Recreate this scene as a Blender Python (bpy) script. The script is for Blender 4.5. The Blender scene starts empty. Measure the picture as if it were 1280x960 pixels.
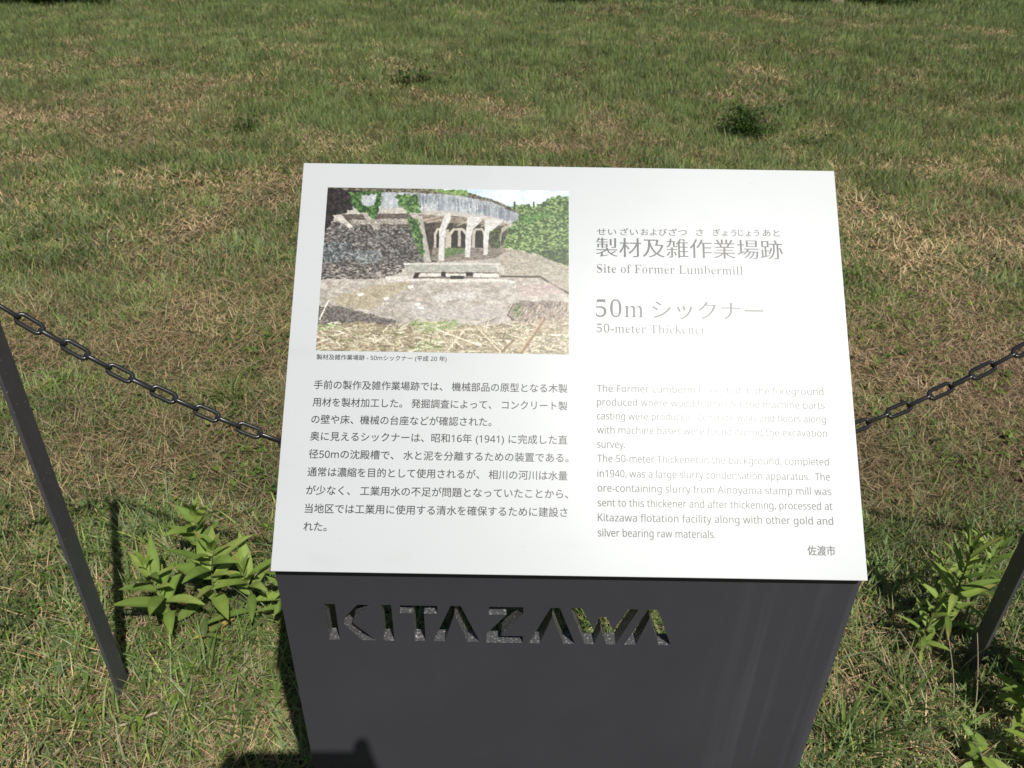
import bpy, bmesh, math
import numpy as np
from mathutils import Matrix, Vector

rng = np.random.default_rng(7)
SC = bpy.context.scene
COL = SC.collection

# ------------------------------------------------------------------ camera
cam_d = bpy.data.cameras.new('camera')
cam = bpy.data.objects.new('camera', cam_d)
COL.objects.link(cam)
cam_d.sensor_fit = 'HORIZONTAL'
cam_d.sensor_width = 36.0
cam_d.lens = 28.125
cam_d.clip_start = 0.02
cam_d.clip_end = 2000
CAMH = 1.5
# rows of M map camera axes (x right, y down, z forward) to the world
MR = ((0.9997476, 0.02246624, 0.0),
      (0.01189423, -0.52929307, 0.84835569),
      (0.01905936, -0.84814157, -0.5294267))
cam.matrix_world = Matrix(((MR[0][0], -MR[0][1], -MR[0][2], 0),
                           (MR[1][0], -MR[1][1], -MR[1][2], 0),
                           (MR[2][0], -MR[2][1], -MR[2][2], CAMH),
                           (0, 0, 0, 1)))
cam_d.dof.use_dof = True
cam_d.dof.focus_distance = 0.93
cam_d.dof.aperture_fstop = 17.0
SC.camera = cam

# ------------------------------------------------------------------ light
SUN_EL, SUN_AZ = math.radians(54.3), math.radians(25.0)      # azimuth right of straight behind
SUN = Vector((math.cos(SUN_EL) * math.sin(SUN_AZ), -math.cos(SUN_EL) * math.cos(SUN_AZ), math.sin(SUN_EL)))
w = bpy.data.worlds.new('World')
SC.world = w
w.use_nodes = True
nt = w.node_tree
sky = nt.nodes.new('ShaderNodeTexSky')
sky.sky_type = 'NISHITA'
sky.sun_disc = False
sky.sun_elevation = SUN_EL
sky.sun_rotation = math.atan2(SUN.x, SUN.y)
nt.nodes['Background'].inputs['Strength'].default_value = 0.05
nt.links.new(sky.outputs[0], nt.nodes['Background'].inputs['Color'])
sd = bpy.data.lights.new('sun', 'SUN')
sd.energy = 4.8
sd.angle = math.radians(0.5)
sd.color = (1.0, 0.965, 0.91)
so = bpy.data.objects.new('sun', sd)
COL.objects.link(so)
so.rotation_euler = SUN.to_track_quat('Z', 'Y').to_euler()
SC.view_settings.view_transform = 'Standard'
SC.view_settings.look = 'None'
SC.view_settings.gamma = 1
SC.view_settings.exposure = -0.06
SC.view_settings.use_curve_mapping = False


# ------------------------------------------------------------------ helpers
def tag(o, label=None, cat=None, group=None, kind=None):
    if label: o['label'] = label
    if cat: o['category'] = cat
    if group: o['group'] = group
    if kind: o['kind'] = kind
    return o


def empty(name, loc=(0, 0, 0), rz=0):
    o = bpy.data.objects.new(name, None)
    o.empty_display_size = 0.05
    o.location = loc
    o.rotation_euler = (0, 0, rz)
    COL.objects.link(o)
    return o


def link(name, me, mat=None, parent=None, smooth=False):
    o = bpy.data.objects.new(name, me)
    COL.objects.link(o)
    for m in (mat if isinstance(mat, (list, tuple)) else [mat] if mat else []):
        me.materials.append(m)
    if parent: o.parent = parent
    if smooth:
        me.polygons.foreach_set('use_smooth', [True] * len(me.polygons))
    return o


def bm_obj(name, bm, mat, parent=None, smooth=False):
    me = bpy.data.meshes.new(name)
    bmesh.ops.recalc_face_normals(bm, faces=bm.faces)
    bm.to_mesh(me)
    bm.free()
    return link(name, me, mat, parent, smooth)


def box(bm, lo, hi, bev=0.0, mat=None):
    r = bmesh.ops.create_cube(bm, size=1)
    vs = r['verts']
    for v in vs:
        v.co = Vector([lo[i] + (v.co[i] + .5) * (hi[i] - lo[i]) for i in range(3)])
    if mat:
        for v in vs: v.co = mat @ v.co
    if bev:
        es = list({e for v in vs for e in v.link_edges})
        bmesh.ops.bevel(bm, geom=es, offset=bev, segments=2, affect='EDGES', profile=.5)


def tube(bm, pts, rad, seg=8, cap=True):
    pts = [Vector(p) for p in pts]
    rad = rad if isinstance(rad, (list, tuple)) else [rad] * len(pts)
    rings, ref = [], Vector((0.13, 0.31, 0.94))
    for i, p in enumerate(pts):
        t = (pts[min(i + 1, len(pts) - 1)] - pts[max(i - 1, 0)]).normalized()
        a = t.cross(ref)
        if a.length < 1e-3: a = t.cross(Vector((1, 0, 0)))
        a.normalize()
        b = t.cross(a)
        rings.append([bm.verts.new(p + (a * math.cos(k * 2 * math.pi / seg) + b * math.sin(k * 2 * math.pi / seg)) * rad[i]) for k in range(seg)])
    for i in range(len(rings) - 1):
        for k in range(seg):
            bm.faces.new((rings[i][k], rings[i][(k + 1) % seg], rings[i + 1][(k + 1) % seg], rings[i + 1][k]))
    if cap:
        bm.faces.new(rings[0][::-1])
        bm.faces.new(rings[-1])


_T = np.random.default_rng(99).random((8, 256, 256))


def vnoise(x, y, k=0):
    xi, yi = np.floor(x).astype(int), np.floor(y).astype(int)
    fx, fy = x - xi, y - yi
    fx, fy = fx * fx * (3 - 2 * fx), fy * fy * (3 - 2 * fy)
    t = _T[k % 8]
    a, b = t[xi & 255, yi & 255], t[(xi + 1) & 255, yi & 255]
    c, d = t[xi & 255, (yi + 1) & 255], t[(xi + 1) & 255, (yi + 1) & 255]
    return (a * (1 - fx) + b * fx) * (1 - fy) + (c * (1 - fx) + d * fx) * fy


def fbm(x, y, k=0, octv=3):
    s, amp, tot = 0, 1, 0
    for i in range(octv):
        s = s + amp * vnoise(x * 2 ** i + 17.3 * i, y * 2 ** i + 5.1 * i, k + i)
        tot += amp
        amp *= .55
    return s / tot


def sstep(a, b, x):
    t = np.clip((x - a) / (b - a), 0, 1)
    return t * t * (3 - 2 * t)


def ground_z(x, y):
    """Uneven meadow: small bumps, low swells farther out."""
    r = np.sqrt(x * x + y * y)
    return (fbm(x * 2.3 + 40, y * 2.3 + 40, 2, 3) - .5) * .035 + (fbm(x * .35 + 9, y * .35 + 9, 5, 2) - .5) * .22 * sstep(2.5, 9, r)


def np_mesh(name, verts, quads, tris, cols=None):
    me = bpy.data.meshes.new(name)
    nq, ntri = len(quads), len(tris)
    me.vertices.add(len(verts))
    me.vertices.foreach_set('co', np.ascontiguousarray(verts, dtype=np.float32).ravel())
    me.loops.add(nq * 4 + ntri * 3)
    me.loops.foreach_set('vertex_index', np.concatenate([np.asarray(quads).ravel(), np.asarray(tris).ravel()]).astype(np.int32))
    me.polygons.add(nq + ntri)
    st = np.concatenate([np.arange(nq) * 4, nq * 4 + np.arange(ntri) * 3]).astype(np.int32)
    me.polygons.foreach_set('loop_start', st)
    me.update(calc_edges=True)
    if cols is not None:
        at = me.color_attributes.new('Col', 'FLOAT_COLOR', 'POINT')
        c4 = np.ones((len(verts), 4), np.float32)
        c4[:, :3] = cols
        at.data.foreach_set('color', c4.ravel())
    return me


# ------------------------------------------------------------------ materials
def mat(name, col=(.5, .5, .5), rough=.5, metal=0.0, spec=.5):
    m = bpy.data.materials.new(name)
    m.use_nodes = True
    b = m.node_tree.nodes['Principled BSDF']
    b.inputs['Base Color'].default_value = (*col, 1)
    b.inputs['Roughness'].default_value = rough
    b.inputs['Metallic'].default_value = metal
    b.inputs['Specular IOR Level'].default_value = spec
    return m


def N(m, t, **kw):
    n = m.node_tree.nodes.new(t)
    for k, v in kw.items(): setattr(n, k, v)
    return n


def LK(m, a, b): m.node_tree.links.new(a, b)


def noise_col(m, c1, c2, scale, detail=4, lo=.35, hi=.65, stretch=(1, 1, 1), rough=.6):
    tc = N(m, 'ShaderNodeTexCoord'); mp = N(m, 'ShaderNodeMapping')
    mp.inputs['Scale'].default_value = stretch
    n = N(m, 'ShaderNodeTexNoise'); n.inputs['Scale'].default_value = scale
    n.inputs['Detail'].default_value = detail; n.inputs['Roughness'].default_value = rough
    r = N(m, 'ShaderNodeValToRGB')
    r.color_ramp.elements[0].position, r.color_ramp.elements[1].position = lo, hi
    r.color_ramp.elements[0].color, r.color_ramp.elements[1].color = (*c1, 1), (*c2, 1)
    LK(m, tc.outputs['Object'], mp.inputs[0]); LK(m, mp.outputs[0], n.inputs['Vector'])
    LK(m, n.outputs[0], r.inputs[0])
    LK(m, r.outputs[0], m.node_tree.nodes['Principled BSDF'].inputs['Base Color'])
    return n, r


def bump(m, scale, dist, strength=1.0):
    tc = N(m, 'ShaderNodeTexCoord'); n = N(m, 'ShaderNodeTexNoise'); n.inputs['Scale'].default_value = scale
    n.inputs['Detail'].default_value = 3
    b = N(m, 'ShaderNodeBump'); b.inputs['Distance'].default_value = dist; b.inputs['Strength'].default_value = strength
    LK(m, tc.outputs['Object'], n.inputs['Vector']); LK(m, n.outputs[0], b.inputs['Height'])
    LK(m, b.outputs[0], m.node_tree.nodes['Principled BSDF'].inputs['Normal'])


M_white = mat('satin white print', (.62, .64, .645), .365, 0, .42)
noise_col(M_white, (.482, .507, .512), (.507, .529, .533), 5, 5, .3, .7)


def scuffs(m):
    """A little dust, a few specks and rubbed marks on the printed sheet."""
    b = m.node_tree.nodes['Principled BSDF']
    src = b.inputs['Base Color'].links[0].from_socket
    tc = N(m, 'ShaderNodeTexCoord')
    for sc, lo, hi, st, stretch in ((160, .74, .80, .55, (1, 1, 1)), (14, .60, .85, .16, (1, 2.5, 2.5)), (55, .72, .80, .25, (1, 3, 3))):
        mp = N(m, 'ShaderNodeMapping'); mp.inputs['Scale'].default_value = stretch
        n = N(m, 'ShaderNodeTexNoise'); n.inputs['Scale'].default_value = sc; n.inputs['Detail'].default_value = 2
        LK(m, tc.outputs['Object'], mp.inputs[0]); LK(m, mp.outputs[0], n.inputs['Vector'])
        r = N(m, 'ShaderNodeMapRange'); r.inputs[1].default_value = lo; r.inputs[2].default_value = hi; r.inputs[4].default_value = st
        LK(m, n.outputs[0], r.inputs[0])
        mx = N(m, 'ShaderNodeMix', data_type='RGBA'); mx.inputs['B'].default_value = (.36, .36, .34, 1)
        LK(m, r.outputs[0], mx.inputs['Factor']); LK(m, src, mx.inputs['A'])
        src = mx.outputs['Result']
    LK(m, src, b.inputs['Base Color'])
    n = N(m, 'ShaderNodeTexNoise'); n.inputs['Scale'].default_value = 9; n.inputs['Detail'].default_value = 5
    LK(m, tc.outputs['Object'], n.inputs['Vector'])
    r = N(m, 'ShaderNodeMapRange'); r.inputs[3].default_value = .34; r.inputs[4].default_value = .39
    LK(m, n.outputs[0], r.inputs[0]); LK(m, r.outputs[0], b.inputs['Roughness'])


scuffs(M_white)
bump(M_white, 900, .0002, .10)
M_ink = mat('grey ink', (.030, .030, .033), .365, 0, .42)
bump(M_ink, 900, .0002, .10)
M_inkh = mat('heading ink', (.055, .055, .058), .365, 0, .42)
M_plate_edge = mat('plate edge', (.6, .6, .6), .4, .0)

M_panel = mat('charcoal powder coat', (.05, .05, .054), .55)
noise_col(M_panel, (.037, .038, .045), (.056, .057, .066), 3.0, 7, .25, .8)


def panel_streaks(m):
    """Pale dried rain streaks and smudges over the charcoal coat."""
    b = m.node_tree.nodes['Principled BSDF']
    src = b.inputs['Base Color'].links[0].from_socket
    tc = N(m, 'ShaderNodeTexCoord')
    mp = N(m, 'ShaderNodeMapping'); mp.inputs['Scale'].default_value = (62, 1, 1.8)
    mp.inputs['Rotation'].default_value = (0, math.radians(3), 0)
    n = N(m, 'ShaderNodeTexNoise'); n.inputs['Scale'].default_value = 1.0; n.inputs['Detail'].default_value = 5
    LK(m, tc.outputs['Object'], mp.inputs[0]); LK(m, mp.outputs[0], n.inputs['Vector'])
    r = N(m, 'ShaderNodeMapRange'); r.inputs[1].default_value = .5; r.inputs[2].default_value = .8
    LK(m, n.outputs[0], r.inputs[0])
    sep = N(m, 'ShaderNodeSeparateXYZ'); LK(m, tc.outputs['Object'], sep.inputs[0])
    rx = N(m, 'ShaderNodeMapRange'); rx.inputs[1].default_value = .15; rx.inputs[2].default_value = .24
    rx.inputs[3].default_value = .05
    LK(m, sep.outputs[0], rx.inputs[0])
    mu = N(m, 'ShaderNodeMath', operation='MULTIPLY'); LK(m, r.outputs[0], mu.inputs[0]); LK(m, rx.outputs[0], mu.inputs[1])
    mx = N(m, 'ShaderNodeMix', data_type='RGBA')
    mx.inputs['B'].default_value = (.135, .145, .17, 1)
    mu2 = N(m, 'ShaderNodeMath', operation='MULTIPLY'); mu2.inputs[1].default_value = .36
    LK(m, mu.outputs[0], mu2.inputs[0])
    LK(m, mu2.outputs[0], mx.inputs['Factor']); LK(m, src, mx.inputs['A'])
    LK(m, mx.outputs['Result'], b.inputs['Base Color'])


panel_streaks(M_panel)
M_cut = mat('speckled cut edge', (.16, .16, .165), .45, .35)
noise_col(M_cut, (.11, .11, .112), (.62, .62, .62), 420, 2, .56, .74)
M_inside = mat('dark inside', (.03, .03, .031), .7)
M_bar = mat('dark grey painted steel', (.08, .08, .088), .42)
noise_col(M_bar, (.062, .062, .069), (.074, .074, .081), 30, 4)


def chips(m):
    b = m.node_tree.nodes['Principled BSDF']
    src = b.inputs['Base Color'].links[0].from_socket
    tc = N(m, 'ShaderNodeTexCoord'); n = N(m, 'ShaderNodeTexNoise'); n.inputs['Scale'].default_value = 190; n.inputs['Detail'].default_value = 1
    LK(m, tc.outputs['Object'], n.inputs['Vector'])
    r = N(m, 'ShaderNodeMapRange'); r.inputs[1].default_value = .735; r.inputs[2].default_value = .77
    LK(m, n.outputs[0], r.inputs[0])
    mx = N(m, 'ShaderNodeMix', data_type='RGBA'); mx.inputs['B'].default_value = (.34, .33, .31, 1)
    LK(m, r.outputs[0], mx.inputs['Factor']); LK(m, src, mx.inputs['A']); LK(m, mx.outputs['Result'], b.inputs['Base Color'])


chips(M_bar)
M_chain = mat('black coated chain', (.022, .022, .024), .26)


def leaf_mat(name, trans=.3, rough=.5, spec=.35):
    m = bpy.data.materials.new(name)
    m.use_nodes = True
    nt = m.node_tree
    b = nt.nodes['Principled BSDF']
    out = nt.nodes['Material Output']
    a = nt.nodes.new('ShaderNodeAttribute'); a.attribute_name = 'Col'
    b.inputs['Roughness'].default_value = rough
    b.inputs['Specular IOR Level'].default_value = spec
    nt.links.new(a.outputs['Color'], b.inputs['Base Color'])
    if trans:
        t = nt.nodes.new('ShaderNodeBsdfTranslucent'); mx = nt.nodes.new('ShaderNodeMixShader')
        mx.inputs[0].default_value = trans
        nt.links.new(a.outputs['Color'], t.inputs[0])
        nt.links.new(b.outputs[0], mx.inputs[1]); nt.links.new(t.outputs[0], mx.inputs[2])
        nt.links.new(mx.outputs[0], out.inputs[0])
    return m


M_grass = leaf_mat('grass blades', .28, .55, .25)
M_straw = leaf_mat('dry straw', .12, .7, .2)
M_leaf = leaf_mat('weed leaves', .30, .5, .22)
M_stem = mat('weed stem', (.12, .13, .05), .6)
M_bark = mat('shrub wood', (.16, .11, .075), .85)

# ground: thatch and soil
M_soil = mat('thatch and soil', (.2, .15, .1), .95, spec=.1)
n1, r1 = noise_col(M_soil, (.035, .026, .018), (.17, .125, .080), 55, 6, .32, .68)


def soil_green(m):
    b = m.node_tree.nodes['Principled BSDF']
    src = b.inputs['Base Color'].links[0].from_socket
    tc = N(m, 'ShaderNodeTexCoord')
    n = N(m, 'ShaderNodeTexNoise'); n.inputs['Scale'].default_value = 1.3; n.inputs['Detail'].default_value = 7
    n.inputs['Roughness'].default_value = .7
    LK(m, tc.outputs['Object'], n.inputs['Vector'])
    r = N(m, 'ShaderNodeMapRange'); r.inputs[1].default_value = .42; r.inputs[2].default_value = .62
    r.inputs[4].default_value = .8
    LK(m, n.outputs[0], r.inputs[0])
    mx = N(m, 'ShaderNodeMix', data_type='RGBA'); mx.inputs['B'].default_value = (.06, .075, .022, 1)
    LK(m, r.outputs[0], mx.inputs['Factor']); LK(m, src, mx.inputs['A'])
    LK(m, mx.outputs['Result'], b.inputs['Base Color'])


soil_green(M_soil)
bump(M_soil, 90, .01, .8)

# ------------------------------------------------------------------ ground sheet
xs = np.unique(np.concatenate([-np.geomspace(3, 400, 60), np.linspace(-3, 3, 121), np.geomspace(3, 400, 60)]))
ys = np.unique(np.concatenate([-np.geomspace(1, 300, 40), np.linspace(-1, 4, 101), np.geomspace(4, 600, 80)]))
GX, GY = np.meshgrid(xs, ys)
GZ = ground_z(GX, GY) * (1 - sstep(30, 60, np.hypot(GX, GY)))
nv = np.stack([GX.ravel(), GY.ravel(), GZ.ravel()], 1)
W_ = len(xs)
ii = (np.arange(len(ys) - 1)[:, None] * W_ + np.arange(W_ - 1)[None]).ravel()
qd = np.stack([ii, ii + 1, ii + 1 + W_, ii + W_], 1)
g = link('ground', np_mesh('ground', nv, qd, np.zeros((0, 3), int)), M_soil, smooth=True)
tag(g, 'uneven meadow ground of thatch and soil under the grass', 'ground', kind='structure')


def gz1(x, y): return float(ground_z(np.array([x]), np.array([y]))[0])


# ------------------------------------------------------------------ grass
def blades(P, L, wd, az, th0, dth, nseg, col, tipcol=None, twist=None):
    """One curved tapering strip per row of P; returns verts, quads, tris, colours."""
    n = len(P)
    d = np.stack([np.cos(az), np.sin(az)], 1)
    sa = az + np.pi / 2 + (0 if twist is None else twist)
    s = np.stack([np.cos(sa), np.sin(sa), np.zeros(n)], 1)
    cur = P.copy()
    V = np.zeros((n, nseg * 2 + 1, 3)); C = np.zeros((n, nseg * 2 + 1, 3))
    tipcol = col if tipcol is None else tipcol
    for k in range(nseg + 1):
        t = k / nseg
        cc = col * (1 - t) + tipcol * t
        if k < nseg:
            ww = wd * (1 - t ** 1.7) * (.75 + .5 * min(t * 3, .5))
            V[:, 2 * k] = cur - s * (ww * .5)[:, None]; V[:, 2 * k + 1] = cur + s * (ww * .5)[:, None]
            C[:, 2 * k] = cc; C[:, 2 * k + 1] = cc
            th = th0 + dth * (k + .5) / nseg
            st = L / nseg
            cur = cur + np.stack([d[:, 0] * np.sin(th) * st, d[:, 1] * np.sin(th) * st, np.cos(th) * st], 1)
        else:
            V[:, 2 * nseg] = cur; C[:, 2 * nseg] = cc
    b = np.arange(n)[:, None] * (nseg * 2 + 1)
    q = [b + np.array([[2 * k, 2 * k + 1, 2 * k + 3, 2 * k + 2]]) for k in range(nseg - 1)]
    q = np.concatenate(q) if q else np.zeros((0, 4), int)
    t = b + np.array([[2 * nseg - 2, 2 * nseg - 1, 2 * nseg]])
    return V.reshape(-1, 3), q, t, C.reshape(-1, 3)


def merge(parts):
    vs, qs, ts, cs, o = [], [], [], [], 0
    for v, q, t, c in parts:
        vs.append(v); qs.append(q + o); ts.append(t + o); cs.append(c); o += len(v)
    return np.concatenate(vs), np.concatenate(qs), np.concatenate(ts), np.concatenate(cs)


def scatter(y0, y1, per_m2, margin=.9, slope=.64):
    area = slope * (y1 ** 2 - y0 ** 2) + 2 * margin * (y1 - y0)
    n = int(area * per_m2)
    out = np.zeros((0, 2))
    hw = slope * y1 + margin
    m = int(2 * hw * (y1 - y0) * per_m2)
    x = rng.uniform(-hw, hw, m); y = rng.uniform(y0, y1, m)
    k = np.abs(x - .05 * y) < slope * y + margin
    return x[k], y[k]


def not_in_sign(x, y):
    return ~((x > -.26) & (x < .38) & (y > .55) & (y < .63))


def greenness(x, y):
    big = fbm(x * .8 + 3, y * .8 + 8, 1, 3)
    small = fbm(x * 3.1 + 11, y * 3.1 + 2, 4, 3)
    base = .72 - .26 * sstep(1.4, 2.0, y) + .18 * sstep(2.4, 4.2, y) + .20 * sstep(5.0, 9.5, y)
    # the drier brown patch right of the sign
    base = base - .16 * np.exp(-(((x - 1.1) / .9) ** 2 + ((y - 2.3) / .9) ** 2))
    base = base + .12 * np.exp(-(((x + 1.6) / .6) ** 2 + ((y - 2.4) / .5) ** 2))
    return np.clip(base + (big - .5) * .75 + (small - .5) * 1.5, 0.03, 1)


def pal(n, cols, wts, jit=.18):
    cols = np.array(cols)
    c = cols[rng.choice(len(cols), n, p=np.array(wts) / sum(wts))]
    return c * rng.uniform(1 - jit, 1 + jit, (n, 1)) * rng.uniform(.93, 1.07, (n, 3))


GREEN = [(0.171, 0.26, 0.064), (0.171, 0.225, 0.098), (0.098, 0.15, 0.04), (0.261, 0.322, 0.08), (0.228, 0.26, 0.136), (0.342, 0.317, 0.149)]
STRAW = [(0.744, 0.579, 0.337), (0.571, 0.424, 0.244), (0.333, 0.226, 0.128), (0.664, 0.553, 0.373), (0.199, 0.136, 0.082), (0.478, 0.323, 0.193)]

parts = []
for (y0, y1, dens, nseg, Lr, wr) in ((.4, 1.7, 20000, 4, (.025, .085), (.0024, .0064)),
                                     (1.7, 3.2, 19000, 3, (.018, .065), (.0022, .0048)),
                                     (3.2, 7, 10000, 3, (.025, .085), (.0032, .0062)),
                                     (7, 12, 6000, 2, (.03, .085), (.0042, .0075)),
                                     (12, 18, 2100, 2, (.04, .11), (.007, .012))):
    x, y = scatter(y0, y1, dens)
    gr = greenness(x, y)
    k = (rng.random(len(x)) < gr) & not_in_sign(x, y)
    x, y, gr = x[k], y[k], gr[k]
    # pull towards clump centres
    n = len(x)
    ca = rng.random(n)
    P = np.stack([x, y, ground_z(x, y) - .004], 1)
    L = rng.uniform(*Lr, n) * (.6 + .7 * gr)
    tall = rng.random(n) < .05
    L = np.where(tall, L * 1.7, L)
    wd = rng.uniform(*wr, n)
    az = rng.uniform(0, 2 * np.pi, n)
    far = sstep(2.5, 6, y)
    th0 = rng.uniform(.15, 1.15, n) * (1 - .45 * far)
    dth = rng.uniform(.1, 1.1, n) * (1 - .4 * far)
    c = pal(n, GREEN, (4, 4, 3, 1.3, 2, .8)) * (.35 + 1.35 * fbm(x * 6 + 3, y * 6 + 9, 2, 3))[:, None]
    # dry, grey green towards the back
    c = c * (1 - .25 * far[:, None]) + np.array([.135, .165, .055]) * (.25 * far[:, None])
    parts.append(blades(P, L, wd, az, th0, dth, nseg, c, c * rng.uniform(.9, 1.35, (n, 1)), rng.normal(0, .5, n)))
# dense tufts of longer grass: several dozen blades from one spot
for (y0, y1, per, nb, Lm) in ((.45, 1.6, 9, 26, .085), (1.6, 3.2, 3.2, 34, .075), (3.2, 7, 3.0, 40, .09), (7, 15, 2.2, 34, .09)):
    x, y = scatter(y0, y1, per)
    k = not_in_sign(x, y) & (rng.random(len(x)) < .35 + .65 * greenness(x, y))
    x, y = x[k], y[k]
    n = len(x) * nb
    sz = np.repeat(rng.uniform(.6, 1.25, len(x)), nb)
    cx, cy = np.repeat(x, nb), np.repeat(y, nb)
    a = rng.uniform(0, 2 * np.pi, n); r = np.abs(rng.normal(0, .028, n)) * sz
    px, py = cx + r * np.cos(a), cy + r * np.sin(a)
    P = np.stack([px, py, ground_z(px, py) - .004], 1)
    c1 = np.repeat(pal(len(x), GREEN, (4, 3, 3, 1, 2, .2), .12), nb, 0) * rng.uniform(.8, 1.25, (n, 1))
    wmul = 1 + 1.0 * sstep(4, 12, py)
    parts.append(blades(P, rng.uniform(.5, 1.1, n) * Lm * sz, rng.uniform(.0025, .005, n) * wmul, a + rng.normal(0, .7, n),
                        rng.uniform(.05, .6, n), rng.uniform(.2, 1.3, n), 3, c1, c1 * 1.2, rng.normal(0, .4, n)))
v, q, t, c = merge(parts)
gob = link('grass', np_mesh('grass', v, q, t, c), M_grass)
tag(gob, 'patchy short green grass over the meadow', 'grass', kind='stuff')

# dead straw and thatch lying between the blades
parts = []
for (y0, y1, dens, nseg, Lr, wr) in ((.4, 1.7, 12000, 3, (.015, .085), (.0010, .0026)),
                                     (1.7, 3.4, 12000, 2, (.015, .075), (.0012, .0030)),
                                     (3.4, 7, 6000, 2, (.02, .08), (.0024, .0050)),
                                     (7, 13, 2600, 2, (.03, .08), (.0035, .0065)),
                                     (13, 18, 350, 2, (.04, .10), (.006, .012))):
    x, y = scatter(y0, y1, dens)
    k = not_in_sign(x, y) & (rng.random(len(x)) > .25 * greenness(x, y))
    x, y = x[k], y[k]
    n = len(x)
    P = np.stack([x, y, ground_z(x, y) + rng.uniform(0, .028, n) * (1 - .3 * greenness(x, y))], 1)
    tone = fbm(x * 1.6 + 31, y * 1.6 + 7, 3, 3)[:, None]
    c = pal(n, STRAW, (3, 3, 2, 1.5, 1.6, 1.6)) * (.35 + 1.2 * tone)
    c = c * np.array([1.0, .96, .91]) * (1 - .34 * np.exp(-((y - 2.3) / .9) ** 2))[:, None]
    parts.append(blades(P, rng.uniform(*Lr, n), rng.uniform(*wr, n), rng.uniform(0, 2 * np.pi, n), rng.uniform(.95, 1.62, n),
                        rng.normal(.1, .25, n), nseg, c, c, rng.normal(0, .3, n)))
# long pale stalks fallen across the grass near the sign
for (y0, y1, per) in ((.7, 1.8, 26), (1.8, 4, 14)):
    x, y = scatter(y0, y1, per)
    k = not_in_sign(x, y); x, y = x[k], y[k]; n = len(x)
    P = np.stack([x, y, ground_z(x, y) + rng.uniform(.012, .035, n)], 1)
    c = pal(n, [(.46, .39, .25), (.40, .33, .22), (.30, .22, .15)], (2, 2, 1))
    parts.append(blades(P, rng.uniform(.10, .26, n), rng.uniform(.0018, .0032, n), rng.uniform(0, 2 * np.pi, n), rng.uniform(1.35, 1.6, n),
                        rng.normal(.05, .15, n), 4, c, c))
v, q, t, c = merge(parts)
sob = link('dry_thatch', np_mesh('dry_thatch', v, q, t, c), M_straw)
tag(sob, 'tan dead straw and thatch lying between the grass', 'dry grass', kind='stuff')

# small broad leaves of ground cover
parts = []
for (y0, y1, dens, sc) in ((.5, 1.8, 420, 1.0), (1.8, 4.5, 420, 1.0), (4.5, 10, 120, 1.6)):
    x, y = scatter(y0, y1, dens)
    m = fbm(x * 1.5 + 71, y * 1.5 + 13, 6, 3)
    left = .10 * np.exp(-(((x + 1.5) / .7) ** 2 + ((y - 2.4) / .7) ** 2))
    k = not_in_sign(x, y) & (m + left > .60 + .1 * rng.random(len(x)))
    x, y = x[k], y[k]
    n = len(x) * 5
    a = rng.uniform(0, 2 * np.pi, n)
    px = np.repeat(x, 5) + rng.normal(0, .012, n); py = np.repeat(y, 5) + rng.normal(0, .012, n)
    P = np.stack([px, py, ground_z(px, py) + rng.uniform(.004, .028, n)], 1)
    c = pal(n, [(.14, .22, .035), (.10, .165, .035), (.20, .25, .06), (.075, .12, .03)], (3, 3, 1.4, 2))
    parts.append(blades(P, rng.uniform(.012, .030, n) * sc, rng.uniform(.008, .015, n) * sc, a, rng.uniform(.8, 1.4, n), rng.uniform(0, .7, n), 3, c, c * 1.1))
v, q, t, c = merge(parts)
cob = link('ground_cover', np_mesh('ground_cover', v, q, t, c), M_leaf)
tag(cob, 'bright green small leaved ground cover in the grass', 'ground cover', kind='stuff')

# ------------------------------------------------------------------ information sign
E1 = Vector((0.9999746, 0.00200472, 0.00683965)); EY = Vector((-0.00200476, 0.999998, 0)); EZ = E1.cross(EY)
sign = empty('information_sign')
MS = Matrix.Identity(4)
for i, e in enumerate((E1, EY, EZ)):
    for r in range(3): MS[r][i] = e[r]
MS.translation = Vector((0.06777, 0.58008, 0.0))
sign.matrix_world = MS
tag(sign, 'white bilingual information panel sloping on a charcoal pedestal cut with big letters', 'information sign')

ZB = 0.91235                      # height of the panel's lower edge
FY, TH = 0.010, 0.016             # front plate set back under the panel, and its thickness


def slope_z(y): return ZB + y - .006      # underside of the sloping panel


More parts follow.
